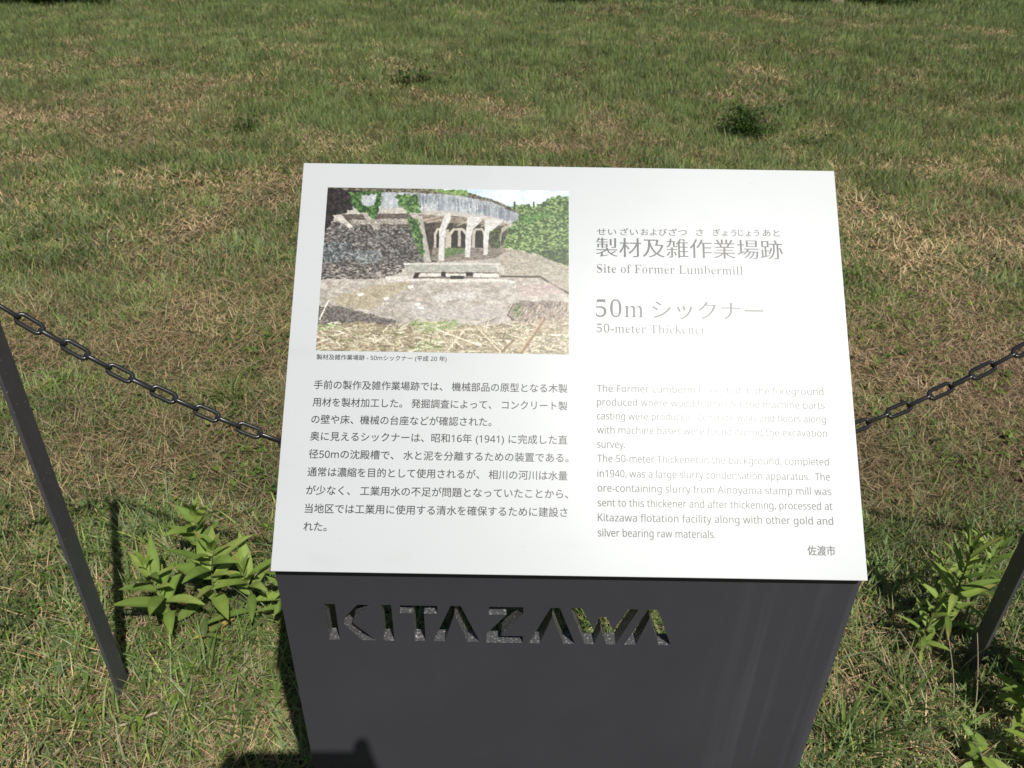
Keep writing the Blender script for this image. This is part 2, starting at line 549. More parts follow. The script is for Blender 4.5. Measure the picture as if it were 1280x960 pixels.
LET = [
 [(-254.5, -56.5), (-243.2, -56.5), (-243.2, -111.5), (-254.8, -111.5)],
 [(-219.9, -57), (-206.0, -57), (-225.4, -80.5), (-227.2, -84.2), (-204.1, -111.5), (-219.4, -111.5), (-236.5, -86.1), (-235.9, -78.4)],
 [(-194.8, -56.6), (-183.9, -56.6), (-183.9, -111.6), (-195.6, -111.6)],
 [(-175.2, -56.8), (-135.5, -56.8), (-135.5, -68.4), (-149.9, -68.4), (-149.9, -111.4), (-161.6, -111.4), (-161.6, -68.4), (-175.2, -68.4)],
 [(-121.3, -56.6), (-110.5, -56.6), (-91.0, -111.5), (-104.1, -111.5), (-117.6, -68.5), (-129.0, -111.5), (-141.6, -111.5)],
 [(-81.0, -56.8), (-44.6, -56.8), (-44.6, -66.9), (-67.5, -98.5), (-67.2, -101.4), (-44.3, -101.4), (-44.3, -112.2), (-83.9, -112.2), (-83.9, -98.9), (-62.3, -68.6), (-81.0, -68.6)],
 [(-15.9, -57), (-6.2, -57), (12.7, -112.5), (0.1, -112.5), (-13.6, -69.0), (-25.5, -112.5), (-37.8, -112.5)],
 [(4.9, -57), (16.8, -57), (31.4, -89.8), (36.3, -69.8), (44.2, -69.8), (52.2, -90.3), (65.9, -57.2), (76.8, -57.2), (56.7, -112.3), (46.6, -112.3), (38.9, -88.5), (33.3, -112.4), (23.0, -112.4)],
 [(86.7, -57.4), (96.8, -57.4), (116.7, -112), (103.9, -112), (89.6, -69.5), (78.9, -112), (66.6, -112)],
]


def front_panel():
    cu = bpy.data.curves.new('front_panel', 'CURVE')
    cu.dimensions = '2D'; cu.fill_mode = 'BOTH'; cu.extrude = TH / 2

    def spl(pts):
        s = cu.splines.new('POLY'); s.points.add(len(pts) - 1); s.use_cyclic_u = True
        for p, (x, z) in zip(s.points, pts): p.co = (x, z, 0, 1)
    spl([(-.2995, -.05), (.2995, -.05), (.2995, ZB - .001), (-.2995, ZB - .001)])
    for L in LET: spl([(x / 1000, ZB + z / 1000) for x, z in L])
    o = bpy.data.objects.new('tmp', cu); COL.objects.link(o)
    me = bpy.data.meshes.new_from_object(o.evaluated_get(bpy.context.evaluated_depsgraph_get()))
    bpy.data.objects.remove(o)
    for v in me.vertices:
        x, y, z = v.co
        v.co = (x, FY + TH / 2 + z, y)
    me.name = 'front_panel'
    me.materials.clear()
    p = link('front_panel', me, [M_panel, M_cut], sign)
    for f in me.polygons:
        f.use_smooth = False
        c = f.center
        if abs(f.normal.y) < .5 and ZB - .12 < c.z < ZB - .05 and abs(c.x) < .29: f.material_index = 1
    return p


front_panel()
DEP = .305
for sx in (-1, 1):
    bm = bmesh.new()
    pr = [(FY + TH, -.05), (FY + DEP, -.05), (FY + DEP, slope_z(FY + DEP) - .004), (FY + TH, slope_z(FY + TH) - .004)]
    a = [bm.verts.new((sx * .2995, y, z)) for y, z in pr]
    b = [bm.verts.new((sx * .2915, y, z)) for y, z in pr]
    bm.faces.new(a); bm.faces.new(b[::-1])
    for i in range(4): bm.faces.new((a[i], b[i], b[(i + 1) % 4], a[(i + 1) % 4]))
    bm_obj('side_panel', bm, M_panel, sign)
# back flange strips and a brace, the back itself is open
bm = bmesh.new()
box(bm, (-.2912, FY + DEP - .03, 1.10), (.2912, FY + DEP - .022, 1.17))
bm_obj('back_rail', bm, M_inside, sign)

# sloping plate: local u along E1, v up the slope, n off the face
plate_m = Matrix.Translation((-.3, 0, ZB)) @ Matrix.Rotation(math.radians(45), 4, 'X')
bm = bmesh.new()
box(bm, (0, 0, -.003), (.6, .45, 0), .0005)
for v in bm.verts: v.co = plate_m @ v.co
plate = bm_obj('sign_plate', bm, M_white, sign)
bm = bmesh.new()
box(bm, (.012, .022, -.0135), (.588, .438, -.0032))
for v in bm.verts: v.co = plate_m @ v.co
bm_obj('mounting_board', bm, M_inside, sign)


# ---- printed writing
def text_geo(s, dx=0.0, dy=0.0):
    """Glyph outlines of a line as a filled mesh; dx, dy fatten (or thin) upright and level strokes, in ems."""
    c = bpy.data.curves.new('t', 'FONT'); c.body = s; c.resolution_u = 3
    o = bpy.data.objects.new('t', c); COL.objects.link(o)
    dg = bpy.context.evaluated_depsgraph_get()
    if dx < 0 or dy < 0:
        loops = []
        for sp in o.to_curve(dg).splines:
            bp = sp.bezier_points
            P = []
            for i in range(len(bp)):
                p0, p1, p2, p3 = (np.array(q[:2]) for q in (bp[i].co, bp[i].handle_right, bp[(i + 1) % len(bp)].handle_left, bp[(i + 1) % len(bp)].co))
                straight = abs((p1 - p0)[0] * (p3 - p0)[1] - (p1 - p0)[1] * (p3 - p0)[0]) < 1e-6 and abs((p2 - p0)[0] * (p3 - p0)[1] - (p2 - p0)[1] * (p3 - p0)[0]) < 1e-6
                for t in ((0,) if straight else (0, .25, .5, .75)):
                    P.append(p0 * (1 - t) ** 3 + 3 * p1 * t * (1 - t) ** 2 + 3 * p2 * t * t * (1 - t) + p3 * t ** 3)
            P = np.array(P)
            if len(P) > 1: P = P[np.hypot(*(P - np.roll(P, 1, 0)).T) > 1e-5]
            if len(P) > 2: loops.append(P)
        A = sum(.5 * np.sum(P[:, 0] * np.roll(P[:, 1], -1) - P[:, 1] * np.roll(P[:, 0], -1)) for P in loops)
        sg = 1 if A > 0 else -1
        cu = bpy.data.curves.new('t2', 'CURVE'); cu.dimensions = '2D'; cu.fill_mode = 'BOTH'
        for P in loops:
            e = np.roll(P, -1, 0) - P
            n = np.stack([e[:, 1], -e[:, 0]], 1) * sg / np.hypot(e[:, 0], e[:, 1])[:, None]
            n0 = np.roll(n, 1, 0)
            m = (n + n0) / np.maximum(1 + np.sum(n * n0, 1), .45)[:, None]
            Q = P + m * np.array([dx, dy])
            sp = cu.splines.new('POLY'); sp.points.add(len(Q) - 1); sp.use_cyclic_u = True
            for q, (x, y) in zip(sp.points, Q): q.co = (x, y, 0, 1)
        o2 = bpy.data.objects.new('t2', cu); COL.objects.link(o2)
        dg = bpy.context.evaluated_depsgraph_get()
        me = bpy.data.meshes.new_from_object(o2.evaluated_get(dg))
        bpy.data.objects.remove(o2)
    else:
        me = bpy.data.meshes.new_from_object(o.evaluated_get(dg))
    bpy.data.objects.remove(o)
    V = np.array([v.co[:] for v in me.vertices])
    Fc = [tuple(p.vertices) for p in me.polygons]
    bpy.data.meshes.remove(me)
    if dx > 0 and dy >= 0:                      # heavier ink: the print laid down again a hair to each side
        n = len(V)
        sh = [(-dx, -dy), (dx, -dy), (-dx, dy), (dx, dy)]
        V = np.concatenate([V + np.array([a, b, 0]) + np.array([0, 0, .001 * i]) for i, (a, b) in enumerate(sh)])
        Fc = [tuple(v + n * i for v in f) for i in range(4) for f in Fc]
    return V, Fc


def write(name, lines, ink, h=.00012):
    """lines: (text, u0, u1, v baseline, em height in mm, offset, sx, sy) -> one flat mesh under the plate."""
    vs, fs = [], []
    for ln in lines:
        s, u0, u1, vb, em = ln[:5]
        V, Fc = text_geo(s, *ln[5:])
        a, b = V[:, 0].min(), V[:, 0].max()
        u = u0 + (V[:, 0] - a) / (b - a) * (u1 - u0)
        vv = vb + V[:, 1] * em
        o = len(vs)
        vs += [plate_m @ Vector((uu / 1000, q / 1000, h + .01 * zz)) for uu, q, zz in zip(u, vv, V[:, 2])]
        fs += [tuple(i + o for i in f) for f in Fc]
    me = bpy.data.meshes.new(name)
    me.from_pydata(vs, [], fs)
    me.update()
    bm = bmesh.new(); bm.from_mesh(me)
    for f in bm.faces:
        if f.normal.z < 0: f.normal_flip()
    bm.to_mesh(me); bm.free()
    return link(name, me, ink, plate)


def serif(s):
    """Upright roman letters with serifs, as the heading's English lines are set."""
    r = ''
    for ch in s:
        if 'A' <= ch <= 'Z': r += chr(0x1D400 + ord(ch) - 65)
        elif 'a' <= ch <= 'z': r += chr(0x1D41A + ord(ch) - 97)
        elif '0' <= ch <= '9': r += chr(0x1D7CE + ord(ch) - 48)
        else: r += ch
    return r


def sans(s):
    """The plain humanist letters and figures of the body text."""
    r = ''
    for ch in s:
        if 'A' <= ch <= 'Z': r += chr(0x1D5A0 + ord(ch) - 65)
        elif 'a' <= ch <= 'z': r += chr(0x1D5BA + ord(ch) - 97)
        elif '0' <= ch <= '9': r += chr(0x1D7E2 + ord(ch) - 48)
        else: r += ch
    return r


JB = 10.4
jp = [("手前の製作及雑作業場跡では、 機械部品の原型となる木製", 298.4, 193.0), ("用材を製材加工した。 発掘調査によって、 コンクリート製", 298.4, 174.2),
      ("の壁や床、機械の台座などが確認された。", 218.9, 155.8), ("奥に見えるシックナーは、昭和16年 (1941) に完成した直", 298.5, 137.9),
      ("径50mの沈殿槽で、 水と泥を分離するための装置である。", 299.6, 119.2), ("通常は濃縮を目的として使用されるが、 相川の河川は水量", 298.5, 100.6),
      ("が少なく、 工業用水の不足が問題となっていたことから、", 299.2, 81.8), ("当地区では工業用に使用する清水を確保するために建設さ", 298.5, 63.2), ("れた。", 53.6, 45.0)]
write('japanese_text', [(sans(s), 30.0, u1, vc - .38 * JB, JB, .007, .007) for s, u1, vc in jp], M_ink)
en = [("The Former Lumbermill, located in the foreground", 569.3, 190.0), ("produced where wood frames for the machine parts", 569.5, 175.2),
      ("casting were produced.  Concrete walls and floors along", 569.6, 160.4), ("with machine bases were found during the excavation", 569.7, 145.5),
      ("survey.", 358.6, 130.4), ("The 50-meter Thickener in the background, completed", 569.5, 115.5), ("in1940, was a large slurry condensation apparatus.  The", 569.5, 99.9),
      ("ore-containing slurry from Ainoyama stamp mill was", 569.7, 84.9), ("sent to this thickener and after thickening, processed at", 569.8, 69.9),
      ("Kitazawa flotation facility along with other gold and", 569.4, 54.9), ("silver bearing raw materials.", 448.7, 39.6)]
write('english_text', [(sans(s), 329.4, u1, vb, 10.6, .007, .004) for s, u1, vb in en], M_ink)
write('place_name_text', [("佐渡市", 541.2, 569.4, 24.9, 10.6, .010, .010)], M_ink)
write('caption_text', [(sans("製材及雑作業場跡 - 50mシックナー (平成 20 年)"), 30.7, 169.6, 220.9, 6.4, .01, .01)], M_ink)
write('heading_text', [("製材及雑作業場跡", 329.6, 535.9, 344.0, 25.0, .006, -.011)], M_inkh)
write('heading_text', [("シックナー", 389.9, 510.3, 273.2, 24.0, .008, -.010)], M_inkh)
write('heading_text', [(serif("50m"), 329.1, 380.8, 273.0, 28.0, -.030, -.004)], M_inkh)
write('heading_english_text', [(serif("Site of Former Lumbermill"), 330.4, 490.5, 323.7, 14.4, -.026, 0)], M_inkh)
write('heading_english_text', [(serif("50-meter Thickener"), 329.9, 447.2, 255.5, 13.8, -.026, 0)], M_inkh)
fu = [("せい", 331, 352.7), ("ざい", 356.9, 376.7), ("および", 379.8, 408.7), ("ざつ", 410.6, 430.8), ("さ", 441, 449.2), ("ぎょう", 459.8, 485.7), ("じょう", 487.6, 510.9), ("あと", 514.7, 534)]
write('reading_aid_text', [(s, a, b, 368.3 + (a - 331) * .0075, 9.4, .006, .0) for s, a, b in fu], M_inkh)


# ---- printed photograph on the panel
def hom(src, dst):
    A = []
    for (x, y), (u, v) in zip(src, dst):
        A += [[x, y, 1, 0, 0, 0, -u * x, -u * y, -u], [0, 0, 0, x, y, 1, -v * x, -v * y, -v]]
    return np.linalg.svd(np.array(A))[2][8].reshape(3, 3)


def printed_photo():
    Wp, Hp = 640, 430
    Hm = hom([(0, 0), (1, 0), (1, 1), (0, 1)], [(108, 52), (1210, 70), (1210, 817), (58, 797)])
    U, V = np.meshgrid(np.linspace(0, 1, Wp), np.linspace(0, 1, Hp))
    ww = Hm[2, 0] * U + Hm[2, 1] * V + Hm[2, 2]
    X = (Hm[0, 0] * U + Hm[0, 1] * V + Hm[0, 2]) / ww
    Y = (Hm[1, 0] * U + Hm[1, 1] * V + Hm[1, 2]) / ww
    img = np.zeros((Hp, Wp, 3))
    prg = np.random.default_rng(5)

    def inside(pts, wob=0.0):
        x, y = X, Y
        if wob:
            x = X + (fbm(X / 14, Y / 14, 1, 2) - .5) * wob * 2; y = Y + (fbm(X / 14 + 50, Y / 14, 2, 2) - .5) * wob * 2
        r = np.zeros(X.shape, bool)
        j = len(pts) - 1
        for i in range(len(pts)):
            xi, yi = pts[i]; xj, yj = pts[j]
            c = ((yi > y) != (yj > y))
            r ^= c & (x < (xj - xi) * (y - yi) / ((yj - yi) or 1e-9) + xi)
            j = i
        return r

    def P(pts, c1, c2=None, s=12, wob=0.0, k=0, sy=None, con=1.8, alpha=1.0):
        s, sy = s * .6, (sy or s) * .6
        m = inside(pts, wob)
        c1 = np.array(c1, float)
        if c2 is None:
            col = np.broadcast_to(c1, img.shape)
        else:
            t = np.clip((fbm(X / s, Y / sy, k, 4) - .5) * con + .5, 0, 1)[..., None]
            col = c1 * (1 - t) + np.array(c2, float) * t
        img[m] = img[m] * (1 - alpha) + col[m] * alpha

    def S(a, b, wd, c):
        a, b = np.array(a, float), np.array(b, float); d = b - a
        t = np.clip(((X - a[0]) * d[0] + (Y - a[1]) * d[1]) / (d @ d), 0, 1)
        m = np.hypot(X - a[0] - t * d[0], Y - a[1] - t * d[1]) < wd * .5
        img[m] = c
    full = [(0, 0), (1300, 0), (1300, 900), (0, 900)]
    # open ground
    P(full, (158, 151, 141), (198, 190, 178), 40, 0, 1, 18)
    # sky
    P([(600, 40), (1300, 40), (1300, 240), (600, 240)], (176, 200, 214), (226, 234, 238), 120, 0, 2, 40)
    # wooded hill
    P([(900, 330), (930, 150), (985, 128), (1050, 140), (1110, 108), (1160, 92), (1300, 108), (1300, 425), (1190, 400), (1060, 360)], (58, 88, 44), (150, 174, 108), 15, 10, 3, 9, 3.4)
    P([(1120, 180), (1300, 120), (1300, 150), (1180, 195)], (60, 92, 48), (120, 156, 80), 12, 8, 2, 8, 3)
    P([(980, 190), (1100, 160), (1130, 190), (1010, 220)], (70, 108, 54), (120, 160, 84), 12, 8, 1, 8, 3)
    P([(1060, 350), (1210, 330), (1210, 420), (1120, 392)], (48, 72, 40), (104, 134, 72), 13, 8, 4, 10, 3)
    for (x, y, h) in ((962, 122, 26), (1050, 122, 22), (1028, 132, 14)): S((x, y), (x, y + h), 8, (70, 88, 60))
    S((986, 160), (980, 300), 5, (86, 96, 74))
    # sloping bare ground at the right
    P([(880, 350), (940, 330), (1060, 362), (1210, 415), (1210, 560), (1080, 470), (900, 462)], (150, 143, 128), (188, 180, 162), 20, 4, 5, 8)
    # dark hollow below the tank, earth bank on the left
    P([(520, 180), (950, 190), (900, 345), (560, 400)], (58, 56, 52), (108, 100, 90), 26, 4, 1, 14)
    P([(60, 215), (480, 195), (545, 330), (575, 405), (470, 420), (60, 480)], (70, 67, 64), (150, 146, 140), 14, 5, 2, 9, 2.6)
    P([(90, 310), (210, 300), (240, 380), (90, 400)], (78, 82, 84), (150, 154, 152), 12, 8, 4, 10, 3)
    P([(230, 340), (350, 338), (360, 400), (240, 402)], (96, 100, 100), (152, 156, 152), 12, 6, 3, 10, 2.5)
    P([(60, 402), (300, 405), (350, 470), (60, 470)], (66, 62, 58), (168, 163, 155), 18, 6, 6, 7, 2.6)
    P([(340, 395), (460, 410), (450, 440), (360, 470)], (72, 66, 62), (180, 172, 164), 14, 6, 5, 7, 3)
    # lit floor under the tank
    P([(590, 320), (900, 315), (925, 345), (880, 380), (640, 395), (580, 385)], (112, 104, 94), (164, 154, 140), 22, 5, 3, 8)
    P([(640, 330), (730, 322), (745, 350), (650, 372)], (82, 106, 66), (132, 152, 100), 10, 6, 1)
    # beams under the deck
    P([(130, 172), (480, 168), (520, 232), (230, 222), (140, 190)], (86, 78, 72), (128, 118, 108), 18, 3, 2, 8)
    P([(530, 176), (950, 206), (940, 232), (800, 222), (540, 212)], (118, 106, 92), (168, 156, 138), 22, 2, 3, 7)
    for a, b in (((545, 205), (640, 180)), ((560, 215), (660, 195)), ((700, 228), (760, 205)), ((810, 232), (850, 215))): S(a, b, 6, (176, 162, 142))
    # far arcade
    for cx, w_ in ((625, 62), (705, 86), (800, 60)):
        P([(cx - w_ / 2, 330), (cx - w_ / 2, 262), (cx - w_ * .28, 240), (cx + w_ * .28, 240), (cx + w_ / 2, 262), (cx + w_ / 2, 330)], (178, 168, 152), (200, 190, 174), 14)
        P([(cx - w_ / 2 + 11, 330), (cx - w_ / 2 + 11, 272), (cx - w_ * .2, 251), (cx + w_ * .2, 251), (cx + w_ / 2 - 11, 272), (cx + w_ / 2 - 11, 330)], (44, 42, 42), (76, 70, 64), 14)
    for x in (655, 710, 775): P([(x - 7, 245), (x + 7, 245), (x + 7, 325), (x - 7, 325)], (168, 160, 146), (190, 182, 168), 10)
    # tank wall: a long curved pale concrete band with a dark lip
    P([(100, 45), (560, 60), (760, 84), (860, 112), (940, 146), (985, 170), (972, 205), (950, 218), (860, 196), (740, 180), (560, 170), (130, 166), (100, 140)], (146, 153, 158), (190, 194, 194), 30, 2, 4, 60, 2.2)
    P([(860, 112), (940, 146), (985, 170), (972, 205), (950, 218), (860, 196)], (134, 141, 148), (176, 181, 184), 12, 2, 5, 60, 2.2)
    for i in range(60):
        x = prg.uniform(520, 960); y = 88 + max(0, (x - 620)) * .22
        S((x, y), (x + prg.normal(0, 2), y + prg.uniform(15, 70)), prg.uniform(2, 5), np.array((128, 134, 142)) + prg.normal(0, 14))
    P([(130, 152), (480, 146), (560, 158), (740, 170), (870, 190), (950, 214), (945, 226), (860, 206), (700, 186), (480, 172), (140, 176)], (172, 168, 158), (200, 195, 184), 24, 1, 2, 8)
    P([(100, 48), (560, 56), (760, 80), (870, 112), (990, 166), (985, 176), (860, 122), (700, 88), (480, 76), (120, 70)], (70, 66, 54), (150, 146, 122), 14, 4, 6, 6, 3)
    # dark overgrown left end and ivy
    P([(95, 55), (270, 70), (220, 150), (140, 190), (110, 240), (85, 260)], (36, 34, 36), (84, 76, 72), 16, 8, 1)
    P([(200, 72), (360, 70), (350, 130), (330, 205), (290, 190), (230, 150)], (52, 84, 46), (112, 150, 84), 14, 14, 3, 14, 3)
    P([(262, 92), (330, 84), (322, 138), (270, 134)], (164, 170, 176), (196, 200, 202), 16, 8, 1)
    P([(368, 82), (430, 80), (425, 135), (362, 138)], (160, 166, 172), (192, 196, 198), 16, 8, 2)
    P([(420, 82), (520, 84), (528, 165), (480, 172), (430, 125)], (60, 92, 52), (126, 160, 96), 13, 12, 5, 13, 3)
    P([(560, 60), (745, 66), (755, 92), (640, 82)], (86, 120, 60), (150, 178, 104), 12, 6, 4, 8, 3)
    P([(128, 180), (170, 176), (225, 236), (205, 240)], (186, 178, 164), (206, 198, 186), 20, 1)
    P([(262, 168), (285, 168), (350, 240), (322, 246)], (166, 160, 146), (190, 184, 170), 20, 2)
    P([(220, 200), (480, 196), (480, 222), (215, 222)], (146, 138, 128), (182, 174, 162), 18, 3, 3, 8)
    # columns with raking brackets
    pale, pal2 = (188, 187, 180), (214, 212, 206)
    P([(505, 182), (540, 182), (582, 395), (553, 398)], (158, 154, 142), (190, 186, 174), 16)
    P([(470, 185), (520, 200), (552, 340), (548, 380), (500, 300)], (58, 88, 48), (118, 150, 86), 12, 9, 2, 12, 3)
    P([(618, 245), (645, 172), (672, 172), (668, 205), (645, 250), (641, 390), (615, 390)], pale, pal2, 16, 1, 1)
    P([(741, 250), (746, 190), (815, 186), (812, 206), (768, 250), (758, 374), (735, 374)], pale, pal2, 16, 1, 2)
    P([(824, 262), (826, 204), (905, 200), (903, 216), (846, 262), (839, 362), (819, 362)], pale, pal2, 16, 1, 3)
    P([(900, 240), (950, 214), (955, 226), (905, 262), (895, 330), (885, 330)], (150, 148, 132), (184, 180, 164), 12, 2)
    P([(848, 255), (900, 235), (895, 330), (850, 335)], (56, 70, 44), (112, 124, 84), 12, 7, 5, 12, 3)
    # low wall and footings in the middle
    P([(455, 400), (900, 402), (905, 438), (480, 440)], (150, 152, 142), (184, 184, 172), 24, 2, 1, 8)
    P([(455, 398), (900, 400), (900, 408), (455, 407)], (198, 196, 186))
    P([(880, 406), (915, 412), (918, 458), (885, 436)], (178, 176, 164), (206, 202, 190), 18)
    P([(505, 442), (890, 442), (905, 468), (500, 470)], (96, 88, 80), (140, 130, 120), 14, 2)
    for pts in ([(375, 460), (478, 458), (480, 484), (378, 484)], [(530, 446), (630, 446), (632, 460), (520, 462)], [(648, 448), (740, 448), (742, 462), (648, 462)],
                [(772, 446), (888, 448), (895, 466), (772, 464)], [(480, 472), (600, 470), (604, 480), (482, 482)], [(660, 474), (745, 474), (747, 488), (662, 488)],
                [(600, 470), (655, 472), (655, 486), (602, 486)], [(748, 472), (918, 474), (922, 484), (748, 484)], [(918, 474), (962, 484), (958, 494), (922, 488)]):
        P(pts, (196, 191, 180), (218, 214, 204), 14, 1)
    for pts in ([(510, 445), (530, 443), (520, 468), (500, 468)], [(628, 440), (648, 440), (648, 462), (628, 460)], [(670, 458), (735, 458), (728, 472), (668, 472)], [(740, 442), (772, 442), (772, 458), (742, 458)]):
        P(pts, (40, 38, 36), (64, 60, 56), 10)
    # dark edge running off to the right
    for a, b in (((905, 460), (1080, 462)), ((1080, 462), (1140, 500)), ((1140, 500), (1212, 540))): S(a, b, 10, (96, 88, 76))
    for a, b in (((905, 455), (1080, 456)), ((1080, 456), (1142, 493))): S(a, b, 4, (176, 170, 154))
    # marks on the bare floor
    P([(300, 505), (490, 480), (480, 510), (370, 570), (300, 615), (150, 590), (120, 560)], (160, 148, 112), (184, 172, 138), 26, 14, 1, 12, alpha=.55)
    P([(600, 540), (730, 535), (780, 530), (790, 570), (700, 560), (620, 584), (595, 572)], (190, 187, 180), (206, 203, 197), 20, 10, 3, alpha=.75)
    P([(980, 500), (1160, 490), (1200, 540), (1010, 550)], (178, 150, 144), (200, 182, 174), 26, 14, 4, alpha=.6)
    P([(480, 600), (900, 590), (950, 650), (500, 660)], (168, 162, 156), (198, 192, 184), 30, 12, 5, 12, alpha=.7)
    for (x, y) in ((260, 542), (378, 560), (520, 588), (535, 602), (488, 508)): P([(x - 16, y - 4), (x + 10, y - 8), (x + 16, y + 3), (x - 8, y + 8)], (220, 214, 206), (236, 232, 226), 10, 2)
    # scrub and dry reeds in front
    P([(60, 600), (170, 596), (270, 625), (420, 660), (420, 700), (60, 690)], (92, 87, 84), (146, 139, 130), 10, 8, 2, 7, 3)
    P([(940, 640), (965, 580), (1010, 572), (1210, 580), (1210, 700), (960, 680)], (104, 96, 88), (164, 148, 136), 10, 8, 3, 8, 3)
    P([(950, 610), (985, 585), (1010, 610), (990, 645), (955, 640)], (66, 92, 52), (128, 152, 96), 10, 8, 1, 10, 3)
    P([(40, 690), (250, 665), (420, 690), (600, 668), (760, 690), (940, 676), (1220, 650), (1220, 830), (40, 830)], (128, 118, 94), (186, 174, 144), 22, 8, 6, 12)
    P([(490, 665), (700, 665), (700, 712), (495, 715)], (122, 150, 90), (180, 184, 140), 14, 12, 4, 8, 3)
    P([(520, 750), (640, 745), (630, 800), (510, 800)], (128, 150, 92), (180, 180, 140), 14, 12, 2, 8, 3)
    for (x, y) in ((90, 690), (130, 685)): P([(x - 22, y - 14), (x + 22, y - 12), (x + 18, y + 14), (x - 20, y + 16)], (96, 136, 74), (150, 176, 110), 10, 8)
    for i in range(1500):
        x, y = prg.uniform(50, 1215), prg.uniform(668, 815)
        if y < 690 and prg.random() < .5: continue
        a = prg.normal(.15, .75); l = prg.uniform(10, 60)
        k = prg.random()
        base = (222, 214, 192) if k < .40 else (186, 172, 142) if k < .75 else (120, 106, 82) if k < .93 else (128, 150, 92)
        S((x, y), (x + l * math.cos(a), y + l * math.sin(a) * .6), prg.uniform(1.6, 3.6), np.array(base) + prg.normal(0, 8))
    for i in range(260):
        x, y = prg.uniform(940, 1210), prg.uniform(600, 700); a = prg.normal(-.8, .5); l = prg.uniform(10, 40)
        S((x, y), (x + l * math.cos(a), y + l * math.sin(a)), 2.4, np.array((180, 164, 146)) + prg.normal(0, 22))
    S((990, 812), (1098, 655), 17, (150, 124, 92)); S((986, 806), (1092, 655), 5, (196, 172, 138))
    S((905, 805), (960, 750), 9, (140, 118, 90))
    for a, b, w_, c in (((75, 655), (115, 568), 6, (226, 220, 206)), ((610, 702), (810, 778), 6, (224, 214, 190)), ((660, 795), (740, 700), 6, (222, 210, 184)),
                        ((790, 690), (900, 805), 5, (218, 204, 172)), ((930, 640), (960, 585), 5, (92, 78, 66)), ((960, 660), (935, 640), 5, (92, 78, 66))): S(a, b, w_, c)
    for _ in range(2):                          # the print's own softness
        p = np.pad(img, ((1, 1), (1, 1), (0, 0)), mode='edge')
        img = (p[1:-1, 1:-1] * 2 + p[:-2, 1:-1] + p[2:, 1:-1] + p[1:-1, :-2] + p[1:-1, 2:]) / 6
    # fine texture of the print
    amp = np.where(inside([(600, 40), (1300, 40), (1300, 100), (1060, 128), (975, 135), (760, 84)]), .04, .20)
    amp = np.where(inside([(480, 60), (760, 84), (985, 170), (972, 205), (740, 180), (480, 160)]), .18, amp)
    amp = np.where(inside([(60, 215), (480, 195), (545, 330), (470, 420), (60, 470)]), .5, amp)
    amp = np.where(inside([(900, 330), (985, 128), (1300, 100), (1300, 425)]), .4, amp)
    amp = np.where(inside([(540, 160), (960, 160), (900, 400), (480, 440)]), .13, amp)
    det = (fbm(X / 7, Y / 5, 3, 4) - .5) * 1.6 + (fbm(X / 2.6, Y / 2.2, 1, 2) - .5) * .7
    img *= (1 + amp * det)[..., None]
    gm = img.mean(2, keepdims=True)
    img = gm + (img - gm) * .80
    # print grain
    img += (fbm(X / 5, Y / 5, 7, 2)[..., None] - .5) * 22 + prg.normal(0, 5, img.shape)
    img = np.clip((img - 128) * 1.16 + 112, 4, 250) / 255
    lin = np.where(img <= .04045, img / 12.92, ((img + .055) / 1.055) ** 2.4)
    u = 29.3 + U * 270.6; v = 420.3 - V * 190.0
    pm = np.array(plate_m)
    loc = np.stack([u.ravel() / 1000, v.ravel() / 1000, np.full(u.size, .00015), np.ones(u.size)], 0)
    verts = (pm @ loc)[:3].T
    ii = (np.arange(Hp - 1)[:, None] * Wp + np.arange(Wp - 1)[None]).ravel()
    quads = np.stack([ii, ii + Wp, ii + Wp + 1, ii + 1], 1)
    return np_mesh('printed_photo', verts, quads, np.zeros((0, 3), int), lin.reshape(-1, 3))


M_print = leaf_mat('printed photo', 0, .365, .42)
link('printed_photo', printed_photo(), M_print, plate)

# ------------------------------------------------------------------ posts and chain
PA, PB = Vector((-.8197, 1.1016, 0)), Vector((1.0446, 1.2054, 0))
dP = PB - PA
PL, PR = PA - dP, PB + dP
BW, BT, BHT = .043, .007, .96


def flat_post(p, label):
    o = empty('chain_post', (p.x, p.y, 0))
    tag(o, label, 'post', 'flat steel posts carrying the chain')
    bm = bmesh.new()
    box(bm, (-BT / 2, -BW / 2, -.12), (BT / 2, BW / 2, BHT), .0008)
    bm_obj('bar', bm, M_bar, o)
    bm = bmesh.new()                                    # eye through the bar that holds the chain ends
    pts = [(math.cos(a) * .015, 0, BHT - .022 + math.sin(a) * .015) for a in np.linspace(0, 2 * math.pi, 17)[:-1]]
    ring(bm, pts, .0035)
    bm_obj('eye_ring', bm, M_chain, o, True)
    return o


def ring(bm, pts, rad, seg=8):
    pts = [Vector(p) for p in pts]
    n = len(pts)
    c = sum(pts, Vector()) / n
    nrm = (pts[0] - c).cross(pts[n // 4] - c).normalized()
    rings = []
    for i in range(n):
        t = (pts[(i + 1) % n] - pts[i - 1]).normalized()
        b = t.cross(nrm)
        rings.append([bm.verts.new(pts[i] + (nrm * math.cos(k * 2 * math.pi / seg) + b * math.sin(k * 2 * math.pi / seg)) * rad) for k in range(seg)])
    for i in range(n):
        for k in range(seg):
            bm.faces.new((rings[i][k], rings[i][(k + 1) % seg], rings[(i + 1) % n][(k + 1) % seg], rings[(i + 1) % n][k]))


flat_post(PA, 'charcoal flat steel post rising from the grass beside the broad leaved weeds')
flat_post(PB, 'nearly black flat steel post standing in the tall weeds behind the sign')
flat_post(PL, 'flat steel post at the far end of the outer chain past the broad leaved weeds')
flat_post(PR, 'flat steel post at the far end of the outer chain past the tall weeds')

